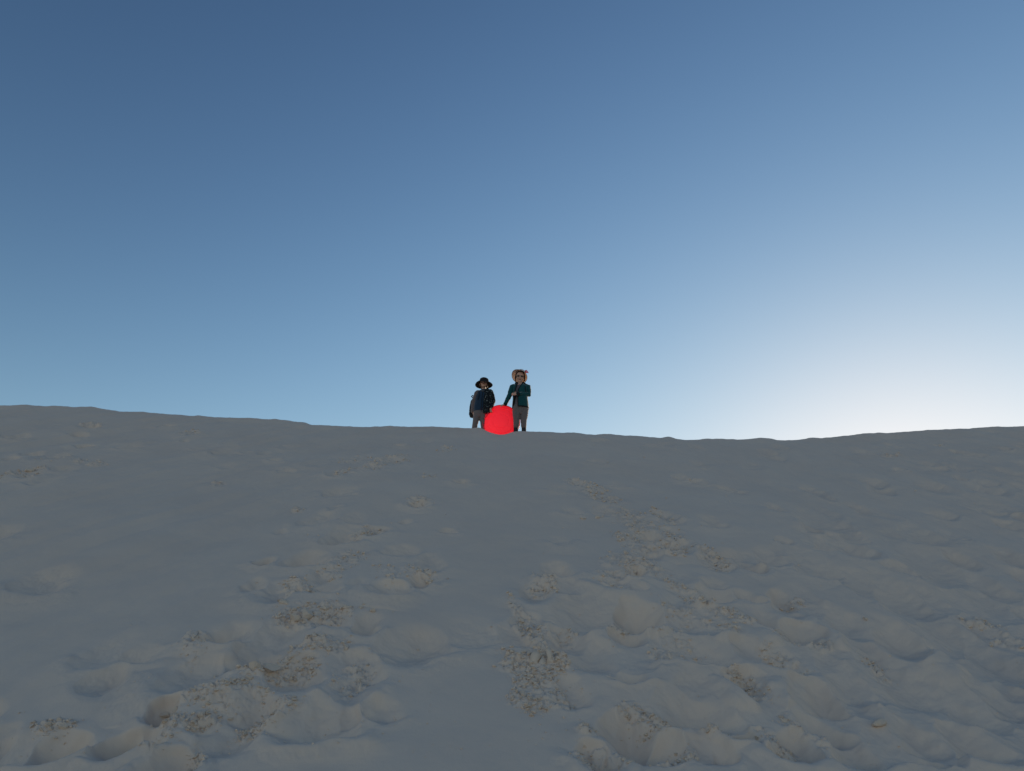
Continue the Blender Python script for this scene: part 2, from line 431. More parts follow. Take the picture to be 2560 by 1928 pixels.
def surface(x, y, relief=True):
    """full terrain point for ground coordinates (x, y): returns X, Y, Z"""
    z = base_height(x, y)
    if not relief: return x, y, z
    on = sstep(1.0, 2.6, y) * sstep(YB - 0.02, YB - 0.35, y)
    d = np.zeros_like(x)
    act = np.nonzero(on > 0)
    d[act] = face_disp(x[act], y[act]) * on[act]
    zz = z + d * NS[2]; yy = y + d * NS[1]
    # soft ripples and prints behind the brink and on the flat
    off = 1 - on
    near = sstep(60, 10, np.hypot(x, y))
    zz = zz + off * near * sstep(YB, YB + .5, y) * 0.03 * fbm(x * 1.6, y * 1.6, 91, 3)
    zz = zz + off * near * sstep(2.6, 1.0, y) * 0.02 * fbm(x * 2.0, y * 2.0, 92, 4)
    return x, yy, zz

t_in = np.linspace(-0.86, 0.86, 1060)
g = 0.86 + np.cumsum(0.004 * 1.22 ** np.arange(62)); g = g[g < 2500]
T = np.concatenate([-g[::-1], t_in, g])
ys = [12.0]
st = 0.022
y = 12.0
rows = []
while y > 2.6:
    rows.append(y); y -= 0.0052 + 0.0115 * ((y - 2.6) / 9.4) ** 1.2
lo = list(np.arange(2.6, -1.0, -0.06))
yb = -1.0; stp = 0.10
while yb > -7000: lo.append(yb); stp *= 1.16; yb -= stp
hi = list(np.arange(12.0 + .015, 12.6, .02)); stp = .03; yh = 12.6
while yh < 8000: hi.append(yh); stp *= 1.16; yh += stp
Yr = np.array(sorted(set(lo + rows + hi)))
W = np.clip(Yr, 2.6, 16.0)
X = T[None, :] * W[:, None]
Y = np.repeat(Yr[:, None], len(T), axis=1)
Xf, Yf, Zf = surface(X.ravel().copy(), Y.ravel().copy())
V = np.stack([Xf, Yf, Zf], axis=1)
nr, nc = X.shape
ii = (np.arange(nr - 1)[:, None] * nc + np.arange(nc - 1)[None, :]).ravel()
F = np.stack([ii, ii + 1, ii + nc + 1, ii + nc], axis=1)
dune = link("sand_dune", mesh_np("sand_dune", V, F, M_SAND))
tag(dune, "white sand dune face in shade, trampled with footprints", kind="structure")

# ------------------------------------------------------------------ broken sand crust: clods and crumbs
def clod_mesh(seed, sub=1, flat=0.72):
    r = random.Random(seed)
    bm = bmesh.new(); bmesh.ops.create_icosphere(bm, subdivisions=sub, radius=1.0)
    planes = []
    for _ in range(9):                            # knock flat facets off the ball
        n = Vector((r.gauss(0, 1), r.gauss(0, 1), r.gauss(0, 1))).normalized()
        planes.append((n, r.uniform(.32, .68)))
    for vtx in bm.verts:
        c = vtx.co
        for n, dd in planes:
            e = c.dot(n) - dd
            if e > 0: c = c - n * e * .98
        c = c * r.uniform(.93, 1.07)
        vtx.co = Vector((c.x * 1.12, c.y * .95, c.z * flat))
    V = np.array([v.co[:] for v in bm.verts]); F = np.array([[v.index for v in f.verts] for f in bm.faces])
    bm.free()
    return V, F
PROTO = [clod_mesh(100 + i, 2 if i < 8 else 1, .6 + .05 * (i % 5)) for i in range(14)]
CLOD_ME = [mesh_np("sand_clod", V, F, M_CLOD, False) for V, F in PROTO[:8]]

ZONES = [
 # (px0, px1, py0, py1, where, group)
 (-200, 330, 1000, 1300, "beside the old prints high up at the left edge", "clods high on the left"),
 (330, 1180, 1000, 1230, "in the loose patch below the crest left of the children", "clods under the crest"),
 (330, 1180, 1230, 1400, "where the left trail fades out, halfway up the dune", "clods at the head of the left trail"),
 (330, 950, 1400, 1500, "in the crumbly print at the top of the left trail's heaps", "clods in the upper left trail"),
 (950, 1180, 1400, 1500, "on the small mound beside the left trail", "clods on the small mound"),
 (330, 1180, 1500, 1585, "in the slab heap midway down the left trail", "clods in the slab heap"),
 (640, 1180, 1585, 1655, "on the crusty ledge right below the left trail's slab heap", "clods on the crusty ledge"),
 (330, 640, 1560, 1660, "on the cracked mound at the left side of the left trail", "clods on the cracked mound"),
 (330, 1180, 1655, 1735, "in the broken ridge low in the left trail", "clods in the broken ridge"),
 (330, 1180, 1735, 1850, "in the spilled rubble below the left trail's broken ridge", "clods in the spilled rubble"),
 (-200, 330, 1300, 1990, "at the lip of the deep print in the bottom left corner", "clods in the bottom left corner"),
 (330, 1180, 1850, 1990, "beside the prints at the bottom edge, left side", "clods at the bottom edge left"),
 (1180, 1460, 1500, 1625, "in the upper half of the rubble heap at the centre foreground", "clods in the upper central heap"),
 (1180, 1460, 1625, 1700, "around the split slab in the central rubble heap", "clods round the split slab"),
 (1180, 1460, 1700, 1850, "in the lower half of the rubble heap at the centre foreground", "clods in the lower central heap"),
 (1180, 1460, 1100, 1500, "in the small patch above the central rubble heap", "clods above the central heap"),
 (1460, 1750, 1100, 1310, "in the topmost crumbs of the right trail", "clods at the top of the right trail"),
 (1460, 1640, 1310, 1480, "in the left half of the right trail's upper rubble", "clods in the upper right trail, left half"),
 (1640, 1860, 1310, 1440, "in the right half of the right trail's upper rubble", "clods in the upper right trail, right half"),
 (1640, 1900, 1440, 1600, "in the strip of crumbs running down right of the deep prints", "clods in the right strip"),
 (1460, 1640, 1480, 1700, "at the edge of the deep print in the right trail", "clods at the deep print"),
 (1640, 1900, 1600, 1760, "between the smooth prints low in the right trail", "clods low in the right trail"),
 (1460, 1900, 1760, 1870, "along the dark hollows near the bottom edge, right of centre", "clods along the dark hollows"),
 (1460, 1900, 1870, 1990, "at the bottom edge of the dune, right of centre", "clods at the bottom edge right"),
 (1900, 2700, 1000, 1300, "high on the right shoulder of the dune", "clods high on the right"),
 (1900, 2120, 1300, 1990, "in the crumbled prints between the right trail and the smooth scallops", "clods in the crumbled prints"),
 (2120, 2700, 1300, 1990, "among the smooth scalloped prints at far right", "clods at far right")]
def zone_of(px, py):
    for i, z in enumerate(ZONES):
        if z[0] <= px < z[1] and z[2] <= py < z[3]: return i
    return 15
rr = random.Random(77)
cand = []
for (px, py, hw, hh, stg, tilt), (cx, cv, a, b, st_, ti) in zip(RUBBLE, RUB_W):
    s_px = face_scale(px, py)
    n = int(20 + 1.3 * st_ * (hw * hh) ** .92 / 5)
    for k in range(n):
        rad = math.sqrt(rr.random()) * (1.0 if rr.random() < .85 else 1.35); an = rr.uniform(0, 2 * math.pi)
        du = a * rad * math.cos(an); dv = b * rad * math.sin(an) - du * math.tan(ti) * (b / a)
        near = min(1.0, max(0.0, (py - 1100) / 700))
        size_px = (1.3 + 1.3 * near) * rr.paretovariate(1.5) * (0.75 + .5 * st_)
        size_px = min(size_px, (8 + 10 * near))
        clump = float(gnoise(np.array([(cx + du) * 5.5]), np.array([(cv + dv) * 4.5]), 201)[0])
        if clump < rr.uniform(-.55, .35): continue
        cand.append((cx + du, (cv + dv) * C30, max(.5 * size_px * s_px, .0055), size_px, zone_of(px, py)))
# stray crumbs rolled down the face
for k in range(1500):
    px = rr.uniform(-50, 2600); py = 1110 + 810 * rr.random() ** .8
    if in_run(px, py) and rr.random() < .85: continue
    if px > 1850 and rr.random() < .5: continue
    x, y = on_face(px, py)
    sp = min(8, 1.0 * rr.paretovariate(2.0) * (1 + (py - 1100) / 800))
    cand.append((x, y, max(.5 * sp * face_scale(px, py), .004), sp, zone_of(px, py)))
# single large clods read off the photograph: px, py, size px
for px, py, sp in [(120,1818,26),(160,1822,34),(76,1178,26),(20,1187,24),(97,1170,10),(1310,1690,24),(1340,1732,16),(1228,1570,9),(1416,1668,13),(1350,1785,12),
                   (1495,1300,20),(1458,1302,16),(768,1548,52),(740,1560,36),(812,1530,30),(640,1700,44),(672,1690,50),(625,1722,34),(865,1535,18),(932,1537,22),(900,1530,16),
                   (538,1686,20),(1731,1664,14),(1880,1740,18),(1758,1523,20),(1705,1820,20),(1720,1826,16),(2201,1813,44),(2166,1546,18),(710,1520,30),(705,1500,26),(866,1632,16),(1118,1450,9),(405,1780,30),(440,1790,24)]:
    x, y = on_face(px, py); cand.append((x, y, .5 * sp * face_scale(px, py), sp + 40, zone_of(px, py)))
cand = [c for c in cand if 2.7 < c[1] < 11.9]
cx = np.array([c[0] for c in cand]); cy = np.array([c[1] for c in cand]); cs = np.array([c[2] for c in cand])
SX, SY, SZ = surface(cx.copy(), cy.copy())
SYc = SY.copy()
order = np.argsort([-c[3] for c in cand])
N_IND = 250
zone_seen = {}
for j in order[:N_IND]:
    x, y, s, _, zn = cand[j]
    o = link("sand_clod", CLOD_ME[rr.randrange(8)])
    o.location = (SX[j], SY[j] - s * .06, SZ[j] + s * .12)
    o.rotation_euler = (R(30) + rr.uniform(-.35, .35), rr.uniform(-.35, .35), rr.uniform(0, 6.28))
    f = rr.uniform(.85, 1.2)
    o.scale = (s * f, s / f, s * rr.uniform(.8, 1.15))
    zone_seen.setdefault(zn, []).append((s, o))
for zn, lst in zone_seen.items():
    lst.sort(key=lambda q: -q[0])
    for i, (s, o) in enumerate(lst):
        kind_ = "pale sand clod" if len(lst) == 1 else ("largest sand clod" if i == 0 else ("second largest sand clod" if i == 1 and len(lst) > 2 else ("third largest sand clod" if i == 2 and len(lst) > 4 else "small sand clod")))
        tag(o, kind_ + " " + ZONES[zn][4], "sand clod", ZONES[zn][5])
Vs, Fs, off = [], [], 0
for j in order[N_IND:]:
    x, y, s, _, zn = cand[j]
    PV, PF = PROTO[8 + rr.randrange(6)]
    M = np.array(Matrix.Rotation(rr.uniform(0, 6.28), 3, 'Z') @ Matrix.Rotation(rr.uniform(-.8, .8), 3, 'X'))
    Vs.append(PV @ M.T * s + np.array([SX[j], SY[j] - s * .06, SZ[j] + s * .18])); Fs.append(PF + off); off += len(PV)
crumbs = link("sand_crumbs", mesh_np("sand_crumbs", np.concatenate(Vs), np.concatenate(Fs), M_CLOD, False))
tag(crumbs, "scattered crumbs of broken sand crust over the dune face", "sand crumbs", kind="stuff")
print("clods", N_IND, "crumbs", len(cand) - N_IND)

# the split slab standing in the central heap: an upright pointed block with two chips beside it
def slab(name, px, py, w, h, t, outline, rot, label):
    x, y = on_face(px, py); X0, Y0, Z0 = surface(np.array([x]), np.array([y]))
    bm = bmesh.new(); r = random.Random(px)
    fr = [bm.verts.new((u * w, -t / 2 * r.uniform(.8, 1.1), q * h)) for u, q in outline]
    bk = [bm.verts.new((u * w * .9, t / 2 * r.uniform(.8, 1.2), q * h * .93)) for u, q in outline]
    bm.faces.new(fr); bm.faces.new(bk[::-1])
    for i in range(len(fr)): bm.faces.new((fr[i], bk[i], bk[(i + 1) % len(fr)], fr[(i + 1) % len(fr)]))
    bmesh.ops.recalc_face_normals(bm, faces=bm.faces)
    bmesh.ops.bevel(bm, geom=bm.edges[:], offset=min(w, h) * .035, segments=2, affect='EDGES')
    bmesh.ops.triangulate(bm, faces=bm.faces)
    me = bpy.data.meshes.new(name); bm.to_mesh(me); bm.free(); me.materials.append(M_CLOD)
    for p in me.polygons: p.use_smooth = True
    o = link(name, me); o.location = (X0[0], Y0[0] + .01, Z0[0] - .03); o.rotation_euler = (R(-12), rot, 0)
    return tag(o, label, "sand clod", "pieces of the split slab")
sp_ = face_scale(1345, 1665)
slab("sand_clod", 1338, 1672, 34 * sp_, 36 * sp_ + .03, .05, [(-.52, 0), (.35, 0), (.15, .35), (.48, .62), (.05, 1.0), (-.3, .72)], 0, "large pointed pale slab standing upright in the central rubble heap")
slab("sand_clod", 1353, 1674, 22 * sp_, 19 * sp_ + .03, .03, [(-.5, 0), (.55, 0), (.5, .7), (.1, 1.0), (-.3, .5)], .05, "low wedge cracked off the right side of the upright slab")
slab("sand_clod", 1369, 1669, 21 * sp_, 30 * sp_ + .03, .045, [(-.2, 0), (.6, 0), (.45, .6), (.0, 1.0), (-.5, .85), (-.1, .4)], .15, "narrow upright chip leaning just right of the split slab")


# ------------------------------------------------------------------ figures: building blocks
def apply_mods(o):
    dg = bpy.context.evaluated_depsgraph_get()
    dg.update()
    me = bpy.data.meshes.new_from_object(o.evaluated_get(dg))
    old = o.data; o.modifiers.clear(); o.data = me
    bpy.data.meshes.remove(old)
    return o

class Solid:
    """collects closed pieces, then fuses them into one continuous skin"""
    def __init__(self): self.V = []; self.F = []; self.n = 0
    def _add(self, V, F):
        self.V.append(np.asarray(V, float)); self.F += [tuple(i + self.n for i in f) for f in F]; self.n += len(V)
    def tube(self, pts, rad, seg=14, flat=1.0, flat_dir=None, caps=True):
        """tapered limb through pts; rad one radius per point; flat squashes it along flat_dir"""
        pts = [Vector(p) for p in pts]
        P, Rr = [], []
        n = len(pts)
        d0 = (pts[1] - pts[0]).normalized(); d1 = (pts[-1] - pts[-2]).normalized()
        for a in (80, 55, 28):
            P.append(pts[0] - d0 * rad[0] * math.sin(R(a))); Rr.append(rad[0] * math.cos(R(a)))
        for i in range(n):
            P.append(pts[i]); Rr.append(rad[i])
        for a in (28, 55, 80):
            P.append(pts[-1] + d1 * rad[-1] * math.sin(R(a))); Rr.append(rad[-1] * math.cos(R(a)))
        up = Vector((0, 1, 0)) if flat_dir is None else Vector(flat_dir)
        V = []; F = []
        for i, p in enumerate(P):
            t = (P[min(i + 1, len(P) - 1)] - P[max(i - 1, 0)]).normalized()
            a = up - t * up.dot(t)
            if a.length < 1e-3: a = Vector((1, 0, 0)) - t * t.x
            a.normalize(); b = t.cross(a)
            for k in range(seg):
                w = 2 * math.pi * k / seg
                V.append(p + a * (math.cos(w) * Rr[i] * flat) + b * (math.sin(w) * Rr[i]))
        m = len(P)
        for i in range(m - 1):
            for k in range(seg):
                F.append((i * seg + k, i * seg + (k + 1) % seg, (i + 1) * seg + (k + 1) % seg, (i + 1) * seg + k))
        F.append(tuple(range(seg - 1, -1, -1))); F.append(tuple((m - 1) * seg + k for k in range(seg)))
        self._add([v[:] for v in V], F); return self
    def stack(self, rings, seg=28, power=2.0):
        """closed loft of level rings (x, y, z, rx, ry)"""
        V = []; F = []
        for (cx, cy, cz, rx, ry) in rings:
            for k in range(seg):
                w = 2 * math.pi * k / seg; c, s = math.cos(w), math.sin(w)
                V.append((cx + rx * math.copysign(abs(s) ** (2 / power), s), cy - ry * math.copysign(abs(c) ** (2 / power), c), cz))
        m = len(rings)
        for i in range(m - 1):
            for k in range(seg):
                F.append((i * seg + k, i * seg + (k + 1) % seg, (i + 1) * seg + (k + 1) % seg, (i + 1) * seg + k))
        F.append(tuple(range(seg - 1, -1, -1))); F.append(tuple((m - 1) * seg + k for k in range(seg)))
        self._add(V, F); return self
    def ball(self, c, r, rot=None, seg=20):
        V = []; F = []; rows = 12
        M = rot.to_3x3() if rot else Matrix.Identity(3)
        c = Vector(c)
        for i in range(1, rows):
            ph = math.pi * i / rows
            for k in range(seg):
                w = 2 * math.pi * k / seg
                V.append((c + M @ Vector((r[0] * math.sin(ph) * math.cos(w), r[1] * math.sin(ph) * math.sin(w), r[2] * math.cos(ph))))[:])
        for i in range(rows - 2):
            for k in range(seg):
                F.append((i * seg + k, (i + 1) * seg + k, (i + 1) * seg + (k + 1) % seg, i * seg + (k + 1) % seg))
        F.append(tuple(range(seg))); F.append(tuple((rows - 2) * seg + k for k in range(seg - 1, -1, -1)))
        self._add(V, F); return self
    def build(self, name, mat, parent, voxel=0.006, smooth=3, wrinkle=0.0, wscale=14.0, seed=1):
        me = bpy.data.meshes.new(name)
        me.from_pydata([tuple(v) for v in np.concatenate(self.V)], [], self.F); me.update()
        bm = bmesh.new(); bm.from_mesh(me); bmesh.ops.recalc_face_normals(bm, faces=bm.faces); bm.to_mesh(me); bm.free()
        o = link(name, me, parent)
        md = o.modifiers.new("fuse", 'REMESH'); md.mode = 'VOXEL'; md.voxel_size = voxel; md.use_smooth_shade = True
        if smooth:
            ms = o.modifiers.new("soft", 'SMOOTH'); ms.factor = .5; ms.iterations = smooth
        apply_mods(o)
        me = o.data
        if wrinkle:
            n = len(me.vertices); co = np.empty(n * 3, np.float32); me.vertices.foreach_get("co", co); co = co.reshape(-1, 3).astype(float)
            no = np.empty(n * 3, np.float32); me.vertex_normals.foreach_get("vector", no); no = no.reshape(-1, 3)
            w = fbm(co[:, 0] * wscale + co[:, 1] * 7, co[:, 2] * wscale * 1.6, seed, 3)
            w2 = 1 - 2 * np.abs(gnoise((co[:, 0] + co[:, 1]) * wscale * .8 + co[:, 2] * 6, co[:, 2] * wscale * 1.3, seed + 5))
            co += no * ((w * .6 + w2 * .4) * wrinkle)[:, None]
            me.vertices.foreach_set("co", co.astype(np.float32).ravel()); me.update()
        me.materials.clear(); me.materials.append(mat)
        for p in me.polygons: p.use_smooth = True
        return o

def revolve(name, prof, mat, parent, seg=48, thick=0.0, wob=0.0, matrix=None, seed=0):
    """surface of revolution about local z; prof = [(r, z)]"""
    V = []; F = []
    for i, (r, z) in enumerate(prof):
        for k in range(seg):
            w = 2 * math.pi * k / seg
            dz = wob * (r / max(p[0] for p in prof)) ** 2 * (math.sin(2 * w + seed) + .5 * math.sin(3 * w + 2 * seed + 1))
            v = Vector((r * math.cos(w), r * math.sin(w), z + dz))
            V.append((matrix @ v if matrix else v)[:])
    for i in range(len(prof) - 1):
        for k in range(seg):
            F.append((i * seg + k, i * seg + (k + 1) % seg, (i + 1) * seg + (k + 1) % seg, (i + 1) * seg + k))
    me = mesh_np(name, V, F, mat)
    o = link(name, me, parent)
    if thick:
        md = o.modifiers.new("cloth", 'SOLIDIFY'); md.thickness = thick; md.offset = 0
    return o

def panel(name, rows, mat, parent, thick=.012, seg=36, wrinkle=0.0, seed=3, power=2.0):
    """open-fronted garment: rows = [(cx, cy, z, rx, ry, x_left_edge, x_right_edge)], edges on the front"""
    V = []; F = []
    rs = []
    for a, b in zip(rows[:-1], rows[1:]):
        for t in np.linspace(0, 1, 7)[:-1]: rs.append([p * (1 - t) + q * t for p, q in zip(a, b)])
    rs.append(list(rows[-1]))
    for (cx, cy, z, rx, ry, xl, xr) in rs:
        tl = math.asin(max(-.98, min(.98, (xl - cx) / rx))); tr = math.asin(max(-.98, min(.98, (xr - cx) / rx)))
        th = np.linspace(tr, 2 * math.pi + tl, seg)
        for w in th:
            s, c = math.sin(w), math.cos(w)
            k = 1 + wrinkle / rx * (math.sin(9 * w + seed + 14 * z) * .4 + math.sin(23 * z + 3 * math.sin(2 * w + seed)) * .6)
            V.append((cx + rx * k * math.copysign(abs(s) ** (2 / power), s), cy - ry * k * math.copysign(abs(c) ** (2 / power), c), z))
    for i in range(len(rs) - 1):
        for k in range(seg - 1):
            F.append((i * seg + k, i * seg + k + 1, (i + 1) * seg + k + 1, (i + 1) * seg + k))
    o = link(name, mesh_np(name, V, F, mat), parent)
    md = o.modifiers.new("cloth", 'SOLIDIFY'); md.thickness = thick; md.offset = 0
    md2 = o.modifiers.new("round", 'SUBSURF'); md2.levels = 1; md2.render_levels = 1
    apply_mods(o)
    for p in o.data.polygons: p.use_smooth = True
    return o, V, rs, seg

def strip(name, pts, width, mat, parent, rad=None):
    s = Solid(); s.tube(pts, [width] * len(pts), seg=10)
    me = bpy.data.meshes.new(name); me.from_pydata([tuple(v) for v in np.concatenate(s.V)], [], s.F); me.update(); me.materials.append(mat)
    for p in me.polygons: p.use_smooth = True
    return link(name, me, parent)

def hand(S, wrist, palm_c, palm_n, fdir, size=1.0, curl=0.4, thumb_side=1):
    """palm and five unequal, bent fingers; fdir points along the fingers, palm_n out of the palm"""
    f = Vector(fdir).normalized(); n = Vector(palm_n); n = (n - f * n.dot(f)).normalized(); s = f.cross(n) * thumb_side
    c = Vector(palm_c); w = Vector(wrist); u = size
    S.tube([w, (w + c) / 2 , c - f * .012 * u], [.021 * u, .022 * u, .026 * u], flat=.8, flat_dir=n)
    S.tube([c - f * .026 * u, c, c + f * .024 * u], [.026 * u, .031 * u, .030 * u], flat=.45, flat_dir=n)
    for i, (off, L) in enumerate([(.0235, .046), (.0085, .052), (-.0075, .049), (-.0225, .038)]):
        b = c + f * .024 * u + s * off * u
        a1 = curl * .6; a2 = curl * 1.6; a3 = curl * 2.4
        p1 = b + (f * math.cos(a1) + n * math.sin(a1)) * L * .42 * u
        p2 = p1 + (f * math.cos(a2) + n * math.sin(a2)) * L * .33 * u
        p3 = p2 + (f * math.cos(a3) + n * math.sin(a3)) * L * .25 * u
        S.tube([b - f * .012 * u, b, p1, p2, p3], [.0080 * u, .0080 * u, .0074 * u, .0068 * u, .0058 * u], seg=10)
    t0 = c - f * .020 * u + s * .024 * u; t1 = t0 + (s * .7 + f * .5 + n * .25).normalized() * .024 * u
    t2 = t1 + (s * .25 + f * .8 + n * .45).normalized() * .022 * u
    S.tube([c - f * .022 * u + s * .008 * u, t0, t1, t2], [.011 * u, .0105 * u, .0085 * u, .0070 * u], seg=10)

def head(S, c, sc=1.0, rot=None):
    """skull, jaw, nose, brow, cheeks, chin, lips and ears facing -y"""
    M = rot if rot else Matrix.Identity(4)
    c = Vector(c)
    def P(x, y, z): return (c + M.to_3x3() @ (Vector((x, y, z)) * sc))[:]
    def B(x, y, z, rx, ry, rz): S.ball(P(x, y, z), (rx * sc, ry * sc, rz * sc), M)
    B(0, .012, .030, .074, .088, .080); B(0, -.012, -.020, .062, .066, .078); B(0, -.030, -.066, .040, .042, .032)
    B(0, -.062, -.086, .020, .016, .014)                                     # chin
    for s in (-1, 1):
        B(s * .034, -.052, -.028, .026, .022, .026)                          # cheek
        B(s * .028, -.068, .022, .024, .012, .010)                           # brow
        B(s * .074, .010, -.018, .009, .018, .026)                           # ear
        B(s * .009, -.084, -.024, .008, .008, .007)                          # nostril
    S.tube([P(0, -.070, .014), P(0, -.080, -.008), P(0, -.090, -.020)], [.008 * sc, .009 * sc, .0105 * sc], seg=10)
    B(0, -.074, -.050, .021, .010, .0065); B(0, -.072, -.058, .018, .010, .0070)   # lips
    return P

M_SKIN = plain("skin", (0.58, 0.34, 0.25), .55, .06, 60)
for _n in M_SKIN.node_tree.nodes:
    if _n.type == 'BSDF_PRINCIPLED':
        _n.inputs["Subsurface Weight"].default_value = .15; _n.inputs["Subsurface Radius"].default_value = (.01, .004, .002)
M_LIP = plain("lips", (0.26, 0.085, 0.075), .5)
M_HAIR = plain("brown_hair", (0.035, 0.020, 0.013), .5, .3, 90, .002)
M_TEAL = plain("teal_fleece", (0.006, 0.066, 0.070), .85, .15, 60, .003, .2, .9)
M_BLACK = plain("black_cloth", (0.012, 0.013, 0.016), .8, .2, 70, .001, .2)
M_RUBBER = plain("black_boot", (0.010, 0.010, 0.011), .55, .2, 40, .001)
M_SHIRT = plain("grey_shirt", (0.13, 0.115, 0.125), .9, .45, 55, .001, .2)
M_PANTS = plain("taupe_trousers", (0.165, 0.135, 0.130), .9, .14, 50, .002, .2, 1.0)
M_BLUE = plain("blue_vest", (0.014, 0.036, 0.068), .75, .15, 45, .002, .25, .6)
M_SLEEVE = plain("taupe_sleeve", (0.150, 0.115, 0.112), .9, .14, 50, .002, .2, .9)
M_LENS = plain("dark_lens", (0.006, 0.004, 0.005), .15, spec=.5)
M_BROWNHAT = plain("dark_brown_felt", (0.026, 0.019, 0.017), .85, .25, 60, .001, .2)
M_STRAP = plain("grey_strap", (0.30, 0.29, 0.27), .8)

def patterned(name):
    m, nt, b = new_mat(name)
    tc = nt.nodes.new("ShaderNodeTexCoord")
    mp = nt.nodes.new("ShaderNodeMapping"); mp.inputs["Scale"].default_value = (34, 30, 42); mp.inputs["Rotation"].default_value = (0.3, .7, .2)
    n = nt.nodes.new("ShaderNodeTexNoise"); n.inputs["Scale"].default_value = 1.0; n.inputs["Detail"].default_value = 1.5; n.inputs["Distortion"].default_value = .8
    cr = nt.nodes.new("ShaderNodeValToRGB"); e = cr.color_ramp
    e.elements[0].position = .54; e.elements[0].color = (.008, .009, .012, 1)
    e.elements[1].position = .69; e.elements[1].color = (.22, .22, .21, 1)
    k = e.elements.new(.60); k.color = (.012, .030, .028, 1)
    nt.links.new(tc.outputs["Object"], mp.inputs["Vector"]); nt.links.new(mp.outputs[0], n.inputs["Vector"])
    nt.links.new(n.outputs["Fac"], cr.inputs[0]); nt.links.new(cr.outputs[0], b.inputs["Base Color"])
    b.inputs["Roughness"].default_value = .8; b.inputs["Specular IOR Level"].default_value = .2
    return m
M_PRINT = patterned("dark_printed_cloth")

def thin(name, col, trans, mix=.5, rough=.6):
    """thin material that lets light through from behind"""
    m, nt, b = new_mat(name)
    b.inputs["Base Color"].default_value = (*col, 1); b.inputs["Roughness"].default_value = rough; b.inputs["Specular IOR Level"].default_value = .3
    t = nt.nodes.new("ShaderNodeBsdfTranslucent"); t.inputs["Color"].default_value = (*trans, 1)
    x = nt.nodes.new("ShaderNodeMixShader"); x.inputs[0].default_value = mix
    nt.links.new(b.outputs[0], x.inputs[1]); nt.links.new(t.outputs[0], x.inputs[2])
    nt.links.new(x.outputs[0], nt.nodes["Material Output"].inputs["Surface"])
    return m
M_SUNHAT = thin("straw_coloured_cloth", (0.80, 0.67, 0.60), (0.90, 0.72, 0.57), .32, .8)
M_RED = thin("red_plastic", (0.88, 0.10, 0.15), (1.0, 0.125, 0.185), .58, .35)
M_BOW = plain("red_ribbon", (0.55, 0.02, 0.05), .7)

def empty(name, loc):
    o = bpy.data.objects.new(name, None); o.location = loc; o.empty_display_size = .2
    COL.objects.link(o); return o

class Frame:
    """photo pixels on the upright plane y = Y, relative to a base point"""
    def __init__(self, Y, bx, by, snap=True):
        tx, tz = pix_dir(bx, by); self.Y = Y
        self.ox = float(tx) * Y; self.oz = EYE + float(tz) * Y
        g = float(surface(np.array([self.ox]), np.array([Y]))[2][0])
        print("base", round(self.ox, 3), round(self.oz, 3), "ground", round(g, 3))
    def __call__(self, px, py, dy=0.0):
        tx, tz = pix_dir(px, py); y = self.Y + dy
        return Vector((float(tx) * y - self.ox, dy, EYE + float(tz) * y - self.oz))
    def base(self): return (self.ox, self.Y, self.oz)

# ------------------------------------------------------------------ the taller child, right of the sled
GY = 12.30
G = Frame(GY, 1301, 1092.5)
girl = empty("person", G.base())
tag(girl, "child in teal jacket, pale sun hat and sunglasses, one hand resting on the red sled", "person", "children on the crest")
hc = G(1300.3, 943.0, -.005)
hrot = Matrix.Rotation(R(14), 4, 'X') @ Matrix.Rotation(R(4), 4, 'Y')
S = Solid()
HP = head(S, hc, 1.13, hrot)
sh_l, sh_r = G(1281.5, 966.5, 0), G(1319.5, 966.5, 0)
nk = G(1300, 960, .005)
S.tube([G(1300, 966, .01), nk, hc + Vector((0, .01, -.05))], [.046, .040, .042])
S.stack([(0.0, .0, G(1300, 1028).z, .085, .07), (0, 0, G(1300, 1012).z, .105, .075), (0, 0, G(1300, 995).z, .098, .068), (0, 0, G(1300, 978).z, .115, .075), (0, 0, G(1300, 967).z, .115, .065), (0, 0, G(1300, 962).z, .06, .05)])
el_l, wr_l = G(1273.5, 990, .0), G(1263.3, 1010.2, .02)
S.tube([sh_l, el_l, wr_l], [.040, .033, .022])
hand(S, wr_l, G(1258.3, 1012.8, .015), (.15, .25, -1), (-.70, -.62, -.30), .98, .38, -1)
el_r, wr_r = G(1322, 986.5, -.01), G(1294.5, 985, -.135)
S.tube([sh_r, el_r, wr_r], [.040, .034, .022])
hand(S, wr_r, G(1287.5, 985, -.142), (.05, 1, -.1), (-1, .12, .02), .98, .35, -1)
hip_l, hip_r = G(1291.5, 1026), G(1311, 1026)
kn_l, kn_r = G(1291, 1053, -.01), G(1309, 1053, -.01)
an_l, an_r = G(1289.8, 1078, .01), G(1309.8, 1078, .01)
for a, b, c in ((hip_l, kn_l, an_l), (hip_r, kn_r, an_r)):
    S.tube([a, b, c, c + Vector((0, .0, -.07))], [.068, .045, .032, .03])
    S.tube([c + Vector((0, .02, -.085)), c + Vector((0, -.10, -.095))], [.028, .026])
S.build("body", M_SKIN, girl, .0042, 2)
